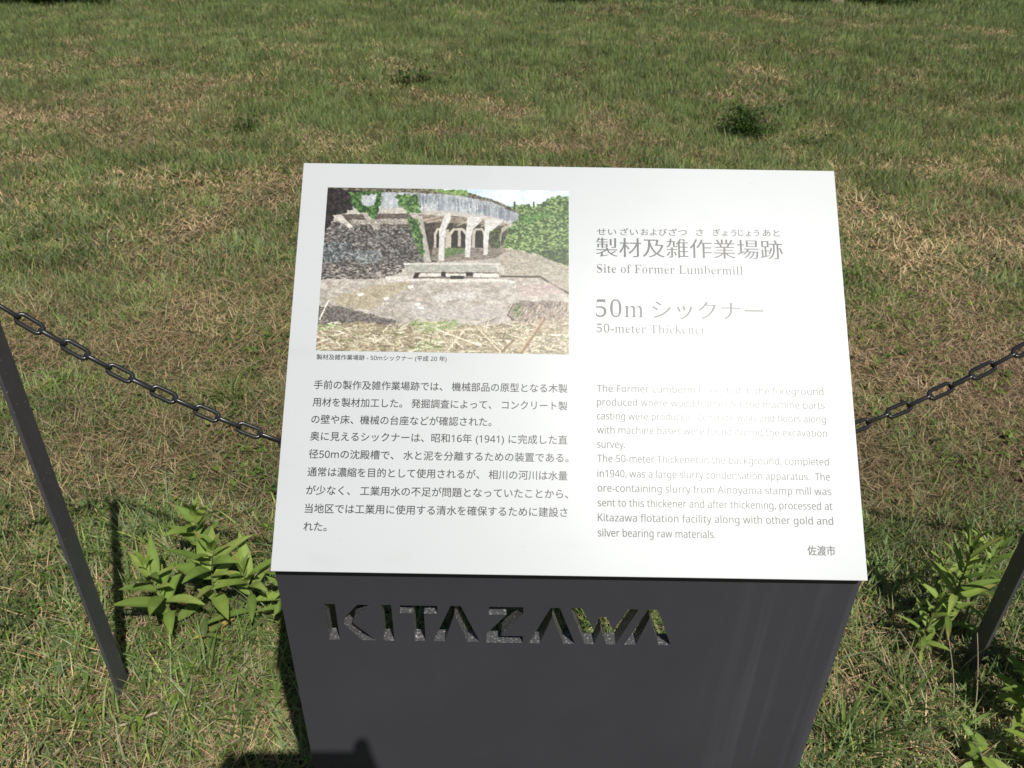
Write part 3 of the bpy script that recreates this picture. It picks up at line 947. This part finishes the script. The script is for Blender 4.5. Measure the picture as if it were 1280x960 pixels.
PITCH, WR, LW = .0372, .0035, .0125          # pitch, wire radius, half width to the wire centre
bm = bmesh.new()
hl = (PITCH + 2 * WR) / 2 - LW + WR * .0
pts = []
for s, x0 in ((1, hl), (-1, -hl)):
    for a in np.linspace(-math.pi / 2, math.pi / 2, 9):
        pts.append((x0 + s * LW * .72 * math.cos(a) + s * LW * .28 * 0, s * .0088 * math.sin(a), 0))
hl2 = PITCH / 2 + WR * .5 - .0076
pts = []
for s in (1, -1):
    for a in np.linspace(-math.pi / 2, math.pi / 2, 9):
        pts.append((s * (hl2 + .0076 * math.cos(a)), s * .0076 * math.sin(a), 0))
ring(bm, pts, WR, 8)
link_me = bpy.data.meshes.new('link')
bmesh.ops.recalc_face_normals(bm, faces=bm.faces)
bm.to_mesh(link_me); bm.free()
link_me.materials.append(M_chain)
link_me.polygons.foreach_set('use_smooth', [True] * len(link_me.polygons))


def chain(A, B, sag_c, x0, z0, label, ztop=None):
    """Links hung on a catenary between two post tops; x0 = lowest point along A-B in metres."""
    D = (B - A); Ln = D.length; u = D.normalized()
    s = np.linspace(0.008, Ln - .008, 4000)
    z = z0 + sag_c * (np.cosh((s - x0) / sag_c) - 1)
    arc = np.concatenate([[0], np.cumsum(np.hypot(np.diff(s), np.diff(z)))])
    n = int(arc[-1] / PITCH)
    o = empty('chain', (A.x, A.y, 0))
    tag(o, label, 'chain', 'black link chains between the posts')
    off = (arc[-1] - n * PITCH) / 2
    for i in range(n):
        a0 = np.interp(off + i * PITCH, arc, s), np.interp(off + i * PITCH, arc, z)
        a1 = np.interp(off + (i + 1) * PITCH, arc, s), np.interp(off + (i + 1) * PITCH, arc, z)
        p0, p1 = u * a0[0] + Vector((0, 0, a0[1])), u * a1[0] + Vector((0, 0, a1[1]))
        t = (p1 - p0).normalized()
        up = Vector((-u.y * 0, 0, 1)); side = t.cross(up).normalized(); up = side.cross(t)
        jit = float(rng.normal(0, 4)) 
        ang = math.radians((38 if i % 2 == 0 else 128) + jit)
        b = side * math.cos(ang) + up * math.sin(ang)
        c = t.cross(b)
        l = bpy.data.objects.new('link', link_me); COL.objects.link(l); l.parent = o
        m = Matrix.Identity(4)
        for k, e in enumerate((t, b, c)):
            for r in range(3): m[r][k] = e[r]
        m.translation = (p0 + p1) / 2
        l.matrix_local = m
    return o


# catenary constants fitted to the hanging chain
def fit(s_obs, z_obs):
    best = None
    for cc in np.linspace(.5, 1.6, 56):
        for x0 in np.linspace(.7, 1.2, 51):
            h = cc * (np.cosh((s_obs - x0) / cc) - 1)
            z0 = np.mean(z_obs - h); e = np.sum((z_obs - h - z0) ** 2)
            if best is None or e < best[0]: best = (e, cc, x0, z0)
    return best[1:]


LEN = dP.length
CC, X0, Z0 = fit(LEN * np.array([.0143, .0403, .0667, .1098, .1571, .2242, .772, .8248, .8556, .9069]),
                 np.array([.9348, .8941, .8474, .7845, .7341, .6707, .6912, .7449, .7907, .8412]))
chain(PA, PB, CC, X0, Z0, 'black steel chain sagging between the two posts behind the sign')
chain(PL, PA, CC, LEN / 2, Z0 + .01, 'outer black chain running on past the charcoal post by the broad leaved weeds')
chain(PB, PR, CC, LEN / 2, Z0 + .01, 'outer black chain running on past the nearly black post in the tall weeds')


# ------------------------------------------------------------------ plants
def leaf(base, d, n, L, wd, droop, fold=.35, toothed=0.0, nseg=7):
    """Lance-shaped leaf with a folded midrib: verts, quads."""
    d = Vector(d).normalized(); n = Vector(n); s = d.cross(n).normalized(); n = s.cross(d)
    V, Q = [], []
    p = Vector(base)
    for k in range(nseg + 1):
        t = k / nseg
        ww = wd * .5 * (math.sin(math.pi * min(1, t ** .75)) ** .9) * (1 if t < 1 else 0) + .0006
        if toothed and k % 2: ww *= 1 - toothed
        ang = droop * t
        dd = (d * math.cos(ang) - n * math.sin(ang)); nn = (n * math.cos(ang) + d * math.sin(ang))
        V += [p + s * ww + nn * ww * fold, p.copy(), p - s * ww + nn * ww * fold]
        p = p + dd * (L / nseg)
    for k in range(nseg):
        b = 3 * k
        Q += [(b, b + 1, b + 4, b + 3), (b + 1, b + 2, b + 5, b + 4)]
    return V, Q


def leafy_plant(name, label, cat, group, base, top, nleaf, Lr, wr, cols, seed, up=.5, toothed=0.0, crown=.3, side=None, stem_r=.0035, first=.25):
    r = np.random.default_rng(seed)
    b = Vector((base[0], base[1], gz1(base[0], base[1])))
    o = empty(name, b)
    tag(o, label, cat, group)
    tp = Vector((top[0] - base[0], top[1] - base[1], top[2] - b.z))
    bow = Vector((r.normal(0, .012), r.normal(0, .012), 0))
    def pt(t): return tp * t + bow * math.sin(math.pi * t)
    bm = bmesh.new()
    tube(bm, [pt(t) - Vector((0, 0, .01 if t == 0 else 0)) for t in np.linspace(0, 1, 7)], [stem_r * (1 - .55 * t) for t in np.linspace(0, 1, 7)], 7)
    bm_obj('stem', bm, M_stem, o, True)
    V, Q, C = [], [], []
    ga = r.uniform(0, 6.28)
    for i in range(nleaf):
        t = first + (1 - first) * (i / max(1, nleaf - 1)) ** (1 - crown)
        ga += 2.4 + r.normal(0, .25)
        el = (-.05 + up * t + r.normal(0, .14)) + .35 * (t > .93)
        d = Vector((math.cos(ga) * math.cos(el), math.sin(ga) * math.cos(el), math.sin(el)))
        n = Vector((-math.cos(ga) * math.sin(el), -math.sin(ga) * math.sin(el), math.cos(el))) + Vector(r.normal(0, .18, 3))
        sz = (1 - .45 * max(0, t - .75) / .25) * r.uniform(.6, 1.22)
        lv, lq = leaf(pt(t), d, n, r.uniform(*Lr) * sz, r.uniform(*wr) * sz, r.uniform(.2, .9), r.uniform(.15, .5), toothed)
        k = len(V)
        V += [v[:] for v in lv]; Q += [tuple(a + k for a in f) for f in lq]
        c = np.array(cols[r.integers(len(cols))]) * r.uniform(.85, 1.15)
        cc = np.repeat(c[None], len(lv), 0) * r.uniform(.88, 1.12, (len(lv), 1)); cc[1::3] *= 1.22
        if r.random() < .12: cc[-9:] = cc[-9:] * .4 + np.array([.30, .22, .07]) * .6
        C += cc.tolist()
    me = np_mesh('leaves', np.array(V), np.array(Q), np.zeros((0, 3), int), np.array(C))
    link('leaves', me, M_leaf, o, True)
    return o


GL = [(.19, .275, .058), (.23, .32, .066), (.15, .225, .048), (.27, .345, .085)]
grp = 'broad leaved weeds in the meadow'
leafy_plant('leafy_weed', 'leafy weed with wide pointed leaves nearest the charcoal post', 'weed', grp, (-.765, 1.285), (-.825, 1.31, .17), 20, (.085, .120), (.022, .032), GL, 3, .95, 0, .45)
leafy_plant('leafy_weed', 'leafy weed with a tuft of upright leaves behind the others left of the sign', 'weed', grp, (-.74, 1.42), (-.78, 1.50, .16), 15, (.075, .10), (.024, .034), GL, 4, 1.15, 0, .5)
leafy_plant('leafy_weed', 'leafy weed with slim upright leaves close to the sign pedestal', 'weed', grp, (-.585, 1.30), (-.615, 1.33, .14), 17, (.08, .12), (.018, .028), GL, 12, 1.1, 0, .45)
leafy_plant('leafy_weed', 'low weed with yellowing leaf at the foot of the leafy clump', 'weed', grp, (-.70, 1.25), (-.68, 1.22, .05), 8, (.05, .08), (.018, .026), [(.15, .2, .05), (.10, .15, .04), (.36, .28, .08)], 6, .3)
leafy_plant('leafy_weed', 'leafy weed reaching its leaves against the pedestal edge', 'weed', grp, (-.50, 1.27), (-.49, 1.30, .16), 17, (.08, .12), (.020, .030), GL, 21, .95, 0, .4)
leafy_plant('leafy_weed', 'leafy weed in the middle of the clump left of the sign', 'weed', grp, (-.665, 1.33), (-.68, 1.36, .19), 19, (.08, .12), (.022, .032), GL, 22, 1.0, 0, .4)
YG = [(.20, .28, .05), (.16, .24, .045), (.23, .30, .065)]
leafy_plant('tall_weed', 'tall weed with long upright leaves against the nearly black post', 'weed', grp, (.99, 1.25), (1.02, 1.31, .30), 34, (.07, .11), (.011, .017), GL, 7, 1.35, 0, .1)
leafy_plant('tall_weed', 'shorter upright weed between the sign and the nearly black post', 'weed', grp, (.955, 1.235), (.965, 1.27, .17), 22, (.05, .085), (.010, .015), GL, 8, 1.25, 0, .15)
leafy_plant('tall_weed', 'upright weed growing just behind the nearly black post', 'weed', grp, (1.07, 1.30), (1.12, 1.36, .26), 24, (.06, .09), (.010, .015), GL, 9, 1.25, 0, .15)
leafy_plant('tall_weed', 'slim weed rising behind the foot of the nearly black post', 'weed', grp, (1.00, 1.33), (1.01, 1.36, .20), 24, (.05, .08), (.010, .014), GL, 31, 1.2, 0, .1)
leafy_plant('serrated_weed', 'bright yellow green weed with toothed leaves nearest the camera on the right', 'weed', grp, (1.08, 1.06), (1.085, 1.07, .26), 36, (.055, .085), (.022, .031), YG, 10, .7, .28, .05)
leafy_plant('serrated_weed', 'toothed weed right of the nearly black post foot', 'weed', grp, (1.15, 1.13), (1.16, 1.14, .36), 40, (.06, .09), (.020, .030), YG, 11, .7, .25, .05)
leafy_plant('serrated_weed', 'tall toothed weed at the right edge past the nearly black post', 'weed', grp, (1.20, 1.03), (1.20, 1.04, .40), 42, (.06, .09), (.020, .030), YG, 32, .7, .25, .05)
leafy_plant('serrated_weed', 'low toothed weed in the bottom right corner', 'weed', grp, (1.05, .965), (1.05, .97, .13), 24, (.05, .075), (.018, .027), YG, 33, .6, .28, .1)
leafy_plant('leafy_weed', 'small leafy sprout at the grass edge beneath the serrated weeds', 'weed', grp, (.93, 1.00), (.935, 1.0, .07), 10, (.04, .06), (.016, .024), GL, 13, .4)


def grass_tuft(label, x, y, nb, L, spread, wd, cols, seed, lean=(0, 0)):
    r = np.random.default_rng(seed)
    n = nb
    a = r.uniform(0, 6.28, n); rr = np.abs(r.normal(0, spread, n))
    z = gz1(x, y)
    P = np.stack([rr * np.cos(a), rr * np.sin(a), np.full(n, -.004)], 1)
    c = np.array(cols)[r.integers(0, len(cols), n)] * r.uniform(.8, 1.2, (n, 1))
    v, q, t, cc = blades(P, r.uniform(.5, 1.15, n) * L, r.uniform(.7, 1.3, n) * wd, a + r.normal(0, .6, n), r.uniform(.05, .75, n), r.uniform(.3, 1.3, n), 5, c, c * 1.15, r.normal(0, .4, n))
    o = link('grass_tuft', np_mesh('grass_tuft', v, q, t, cc), M_grass)
    o.location = (x, y, z)
    return tag(o, label, 'grass tuft', 'tufts of longer grass near the sign')


TG = [(.12, .185, .045), (.10, .15, .04), (.16, .21, .06)]
grass_tuft('tuft of long grass in the lower right beneath the sign pedestal side', .70, 1.02, 60, .17, .03, .006, TG, 1)
grass_tuft('tuft of long grass between the pedestal and the shaded weeds', .86, 1.10, 45, .15, .03, .006, TG, 2)
grass_tuft('tuft of long grass at the left foot of the pedestal', -.50, 1.06, 60, .12, .04, .005, TG, 3)
grass_tuft('tuft of long grass under the leafy weeds by the charcoal post', -.66, 1.16, 70, .12, .05, .005, TG, 4)
grass_tuft('tuft of long grass in front of the charcoal post', -.90, 1.02, 60, .10, .05, .0045, TG, 5)
grass_tuft('bright green tuft beyond the hanging chain on the left', -.95, 2.27, 60, .12, .04, .005, [(.15, .22, .045), (.12, .18, .04)], 6)

# thin dead stalks standing in the right foreground
for i, (x, y, dx, dy, h, lb) in enumerate(((.935, 1.12, -.10, .06, .17, 'thin pale dead stalk leaning left in the weeds near the pedestal'),
                                           (.965, 1.10, -.04, .06, .19, 'thin pale dead stalk nearly upright in front of the nearly black post'),
                                           (1.00, 1.08, -.02, .07, .20, 'thin pale dead stalk beside the foot of the nearly black post'),
                                           (1.045, 1.10, .05, .10, .24, 'thin pale dead stalk leaning right among the toothed weeds'),
                                           (1.02, 1.20, .02, -.03, .14, 'short pale dead stalk touching the foot of the nearly black post'))):
    bm = bmesh.new()
    z = gz1(x, y)
    ts = np.linspace(0, 1, 8)
    tube(bm, [(dx * t ** 1.4, dy * t ** 1.4, h * t - .01 * (t == 0)) for t in ts], [.0014 - .0007 * t for t in ts], 5)
    o = bm_obj('dead_stalk', bm, bpy.data.materials.get('dead stalk') or mat('dead stalk', (.40, .33, .22), .8), None, True)
    o.location = (x, y, z)
    tag(o, lb, 'dead stalk', 'thin dead stalks in the right foreground')

# dark twiggy litter by the charcoal post
for i, (x, y, a, L, lb) in enumerate(((-.74, 1.08, .15, .26, 'long brown twig lying in front of the charcoal post'), (-.66, 1.10, -.25, .20, 'brown twig lying between the charcoal post and the pedestal'),
                                      (-.70, 1.045, .35, .22, 'pale broken twig lying nearest the camera by the charcoal post'))):
    bm = bmesh.new()
    ts = np.linspace(0, 1, 7)
    r = np.random.default_rng(i)
    tube(bm, [((t - .5) * L * math.cos(a) + r.normal(0, .004), (t - .5) * L * math.sin(a) + r.normal(0, .004), .018 + .006 * math.sin(7 * t)) for t in ts], [.0032 - .0018 * t for t in ts], 6)
    for t0 in (.35, .6):
        p = Vector(((t0 - .5) * L * math.cos(a), (t0 - .5) * L * math.sin(a), .018))
        tube(bm, [p, p + Vector((.03, .025 * (1 if t0 < .5 else -1), .008))], [.0016, .0008], 5)
    c = [(.13, .085, .06), (.15, .10, .07), (.42, .35, .25)][i]
    o = bm_obj('twig', bm, mat('twig bark %d' % i, c, .85), None, True)
    o.location = (x, y, gz1(x, y))
    tag(o, lb, 'twig', 'twigs lying by the charcoal post')


# ------------------------------------------------------------------ shrubs in the meadow
def shrub(name, label, cat, group, x, y, rx, ry, h, nl, ls, cols, seed, gap=.45):
    r = np.random.default_rng(seed)
    z = gz1(x, y)
    o = empty(name, (x, y, z)); tag(o, label, cat, group)
    bm = bmesh.new()
    for k in range(7):
        a = r.uniform(0, 6.28); q = r.uniform(.3, .8)
        e = Vector((math.cos(a) * rx * q, math.sin(a) * ry * q, h * r.uniform(.5, .85)))
        tube(bm, [Vector((0, 0, -.01)), e * .5 + Vector((0, 0, h * .1)), e], [.012 * h / .4, .008 * h / .4, .003], 5)
    bm_obj('branches', bm, M_bark, o, True)
    # leaf clusters through an uneven dome
    nc = max(14, nl // 40)
    u = r.uniform(0, 1, nc) ** .45; a = r.uniform(0, 6.28, nc); el = np.arcsin(r.uniform(0, 1, nc))
    rr = u * (.75 + .5 * r.random(nc))
    C = np.stack([rr * np.cos(a) * np.cos(el) * rx, rr * np.sin(a) * np.cos(el) * ry, .12 * h + rr * np.sin(el) * h * .85], 1)
    ci = r.integers(0, nc, nl)
    P = C[ci] + r.normal(0, 1, (nl, 3)) * np.array([rx, ry, h]) * .13
    P[:, 2] = np.maximum(P[:, 2], .01)
    c = np.array(cols)[ci % len(cols)] * r.uniform(.75, 1.25, (nl, 1))
    v, q, t, cc = blades(P, r.uniform(.7, 1.3, nl) * ls, r.uniform(.35, .6, nl) * ls, r.uniform(0, 6.28, nl), r.uniform(.3, 1.8, nl), r.uniform(0, .8, nl), 3, c, c * 1.1, r.normal(0, .6, nl))
    link('foliage', np_mesh('foliage', v, q, t, cc), M_leaf, o)
    return o


DK = [(.065, .115, .024), (.05, .09, .02), (.09, .15, .032), (.04, .07, .018)]
sg = 'dark low shrubs dotted about the meadow'
shrub('low_shrub', 'dark rounded low shrub alone in the meadow beyond the sign', 'shrub', sg, 1.70, 6.0, .24, .20, .22, 2600, .027, DK, 1)
shrub('low_shrub', 'small sparse dark sprig trailing beside the rounded shrub', 'shrub', sg, 2.10, 5.75, .16, .10, .09, 200, .028, DK, 2)
shrub('low_shrub', 'small dark green bush in the meadow on the left', 'shrub', sg, -1.86, 5.6, .12, .10, .11, 260, .03, [(.09, .14, .035), (.07, .11, .028)], 3)
shrub('low_shrub', 'loose green bush in the longer grass above the printed photo', 'shrub', sg, -.90, 7.3, .34, .24, .14, 420, .04, [(.11, .165, .045), (.09, .135, .04)], 4)
shrub('far_shrub', 'dark far shrub at the top edge beside a pale stump', 'shrub', sg, 4.30, 13.7, .55, .4, .55, 2200, .07, DK, 5)
shrub('far_shrub', 'dark far shrub at the top edge above the sign centre', 'shrub', sg, .85, 13.5, .5, .35, .30, 1400, .06, DK, 6)
shrub('far_shrub', 'bright green far shrub at the top edge above the printed photo', 'shrub', sg, -3.3, 13.3, 1.0, .5, .45, 2600, .08, [(.09, .15, .03), (.07, .12, .028)], 7)
shrub('far_shrub', 'sprawling green far shrub in the top left corner', 'shrub', sg, -6.6, 11.9, 1.1, .5, .40, 3000, .08, [(.08, .135, .03), (.06, .10, .025)], 8)
shrub('far_shrub', 'low green far shrub at the top edge right of the pale stump', 'shrub', sg, 5.6, 13.9, .8, .4, .40, 1800, .07, [(.08, .13, .03), (.06, .10, .025)], 9)
bm = bmesh.new()
ts = np.linspace(0, 1, 6)
tube(bm, [(.03 * math.sin(4 * t), 0, -.03 + .38 * t) for t in ts], [.16, .12, .105, .10, .10, .09], 12)
for v in bm.verts: v.co.x += .01 * math.sin(v.co.z * 40); v.co.y += .008 * math.cos(v.co.z * 31)
m_st = mat('weathered stump', (.3, .23, .16), .9); noise_col(m_st, (.2, .15, .1), (.38, .3, .22), 14, 5, .3, .7, (1, 1, .2))
o = bm_obj('stump', bm, m_st, None, True); o.location = (4.82, 13.6, gz1(4.82, 13.6))
tag(o, 'pale weathered stump beside the dark far shrub', 'stump')


# ------------------------------------------------------------------ the photographer, behind the camera: casts the shadow at the pedestal's foot
def skin_figure(name, verts, edges, radii, mats, parent=None, sub=2):
    me = bpy.data.meshes.new(name)
    me.from_pydata(verts, edges, [])
    o = bpy.data.objects.new(name, me); COL.objects.link(o)
    md = o.modifiers.new('skin', 'SKIN'); md.use_smooth_shade = True
    for i, r in enumerate(radii):
        me.skin_vertices[0].data[i].radius = (r, r) if not isinstance(r, tuple) else r
        me.skin_vertices[0].data[i].use_root = (i == 0)
    sb = o.modifiers.new('sub', 'SUBSURF'); sb.levels = sub; sb.render_levels = sub
    dg = bpy.context.evaluated_depsgraph_get()
    m2 = bpy.data.meshes.new_from_object(o.evaluated_get(dg))
    bpy.data.objects.remove(o)
    m2.materials.clear()
    return link(name, m2, mats, parent, True)


def photographer():
    sk = mat('skin', (.45, .28, .20), .55); sh = mat('grey shirt', (.13, .14, .16), .85); tr = mat('dark trousers', (.04, .045, .06), .85); hr = mat('dark hair', (.012, .010, .009), .5)
    sho = mat('shoes', (.05, .05, .05), .6)
    V, E, Rr = [], [], []

    def add(p, r, prev=None):
        V.append(tuple(p)); Rr.append(r)
        if prev is not None: E.append((prev, len(V) - 1))
        return len(V) - 1
    Y = -.47
    pel = add((0, Y, .93), (.165, .115))
    wa = add((0, Y - .01, 1.08), (.145, .10), pel)
    ch = add((0, Y - .01, 1.27), (.165, .115), wa)
    nk0 = add((0, Y, 1.41), (.085, .075), ch)
    nk = add((0, Y + .02, 1.49), .055, nk0)
    h1 = add((0, Y + .05, 1.56), (.068, .078), nk)
    h2 = add((0, Y + .05, 1.64), (.078, .095), h1)
    add((0, Y + .045, 1.71), (.055, .07), h2)
    wr = []
    for s, hx in ((-1, -.100), (1, .130)):
        hip = add((s * .09, Y, .86), .088, pel)
        kn = add((s * .11, Y + .01, .49), .058, hip)
        an = add((s * .12, Y - .02, .09), .042, kn)
        add((s * .13, Y + .10, .035), (.042, .034), an)
        sd_ = add((s * .175, Y, 1.37), .062, ch)
        el = add((s * .245, Y + .13, 1.15), .044, sd_)
        w_ = add((hx + s * .02, -.075, 1.405), .028, el)
        pm = add((hx + s * .012, -.045, 1.436), (.022, .028), w_)
        kn1 = add((hx + s * .004, -.034, 1.458 + (.032 if s < 0 else 0)), (.020, .025), pm)
        for j, (dx, l) in enumerate(((0, 1), (1, .9), (2, .95), (3, .8))):       # four fingers curling on the phone's back edge
            f1 = add((hx - s * (.004 + .004 * j), -.028 + .004 * j, 1.489 - .016 * j), .0085, kn1)
            f2 = add((hx - s * .020 * l, -.020 + .004 * j, 1.495 - .017 * j), .0080, f1)
            add((hx - s * .036 * l, -.010 + .0 * j, 1.490 - .017 * j), .0070, f2)
        t1 = add((hx + s * .006, -.042, 1.488), .010, pm)
        t2 = add((hx - s * .008, -.034, 1.528 if s > 0 else 1.510), .010, t1)
        add((hx - s * .018, -.026, 1.566 if s > 0 else 1.530), .0090, t2)
    p = empty('person', (0, Y, 0))
    tag(p, 'person standing behind the camera with both hands raised to hold a phone', 'person')
    V2 = [(x, y - Y, z) for x, y, z in V]
    b = skin_figure('body', V2, E, Rr, [sk, sh, tr, sho], p)
    for f in b.data.polygons:
        c = f.center
        if c.z < .075: f.material_index = 3
        elif c.z < .99: f.material_index = 2
        elif c.z < 1.44 and (c.y < .20): f.material_index = 1
    # hair shell over the skull
    bm = bmesh.new()
    bmesh.ops.create_uvsphere(bm, u_segments=20, v_segments=14, radius=1)
    for v in list(bm.verts):
        if v.co.z < -.15 and v.co.y > -.25 or v.co.z < -.55 or (v.co.y > .62 and v.co.z < .45): bm.verts.remove(v)
    for v in bm.verts: v.co = Vector((v.co.x * .088, v.co.y * .108 + .04, v.co.z * .105 + 1.655))
    bm_obj('hair', bm, hr, p, True)
    # face: each eye, nose, each ear
    em = mat('eye', (.05, .04, .03), .2)
    for k in (-1, 1):
        bm = bmesh.new()
        bmesh.ops.create_icosphere(bm, subdivisions=2, radius=.011, matrix=Matrix.Translation((k * .03, .138, 1.625)))
        bm_obj('eye', bm, em, p, True)
        bm = bmesh.new()
        tube(bm, [(k * .075, .05, 1.585), (k * .086, .04, 1.61), (k * .082, .04, 1.635)], [.010, .014, .009], 8)
        bm_obj('ear', bm, sk, p, True)
    bm = bmesh.new()
    tube(bm, [(0, .140, 1.625), (0, .158, 1.588), (0, .145, 1.578)], [.008, .013, .008], 8)
    bm_obj('nose', bm, sk, p, True)
    # the phone, lens at the camera, in landscape
    ph = mat('phone', (.02, .02, .022), .2)
    bm = bmesh.new()
    box(bm, (-.075, -.073, .006), (.098, .004, .014), .003)
    R3 = Matrix(((MR[0][0], -MR[0][1], -MR[0][2], 0), (MR[1][0], -MR[1][1], -MR[1][2], 0), (MR[2][0], -MR[2][1], -MR[2][2], CAMH), (0, 0, 0, 1)))
    o = bm_obj('phone', bm, ph)
    o.matrix_world = R3
    tag(o, 'dark phone held level in both hands of the person behind the camera', 'phone')


photographer()
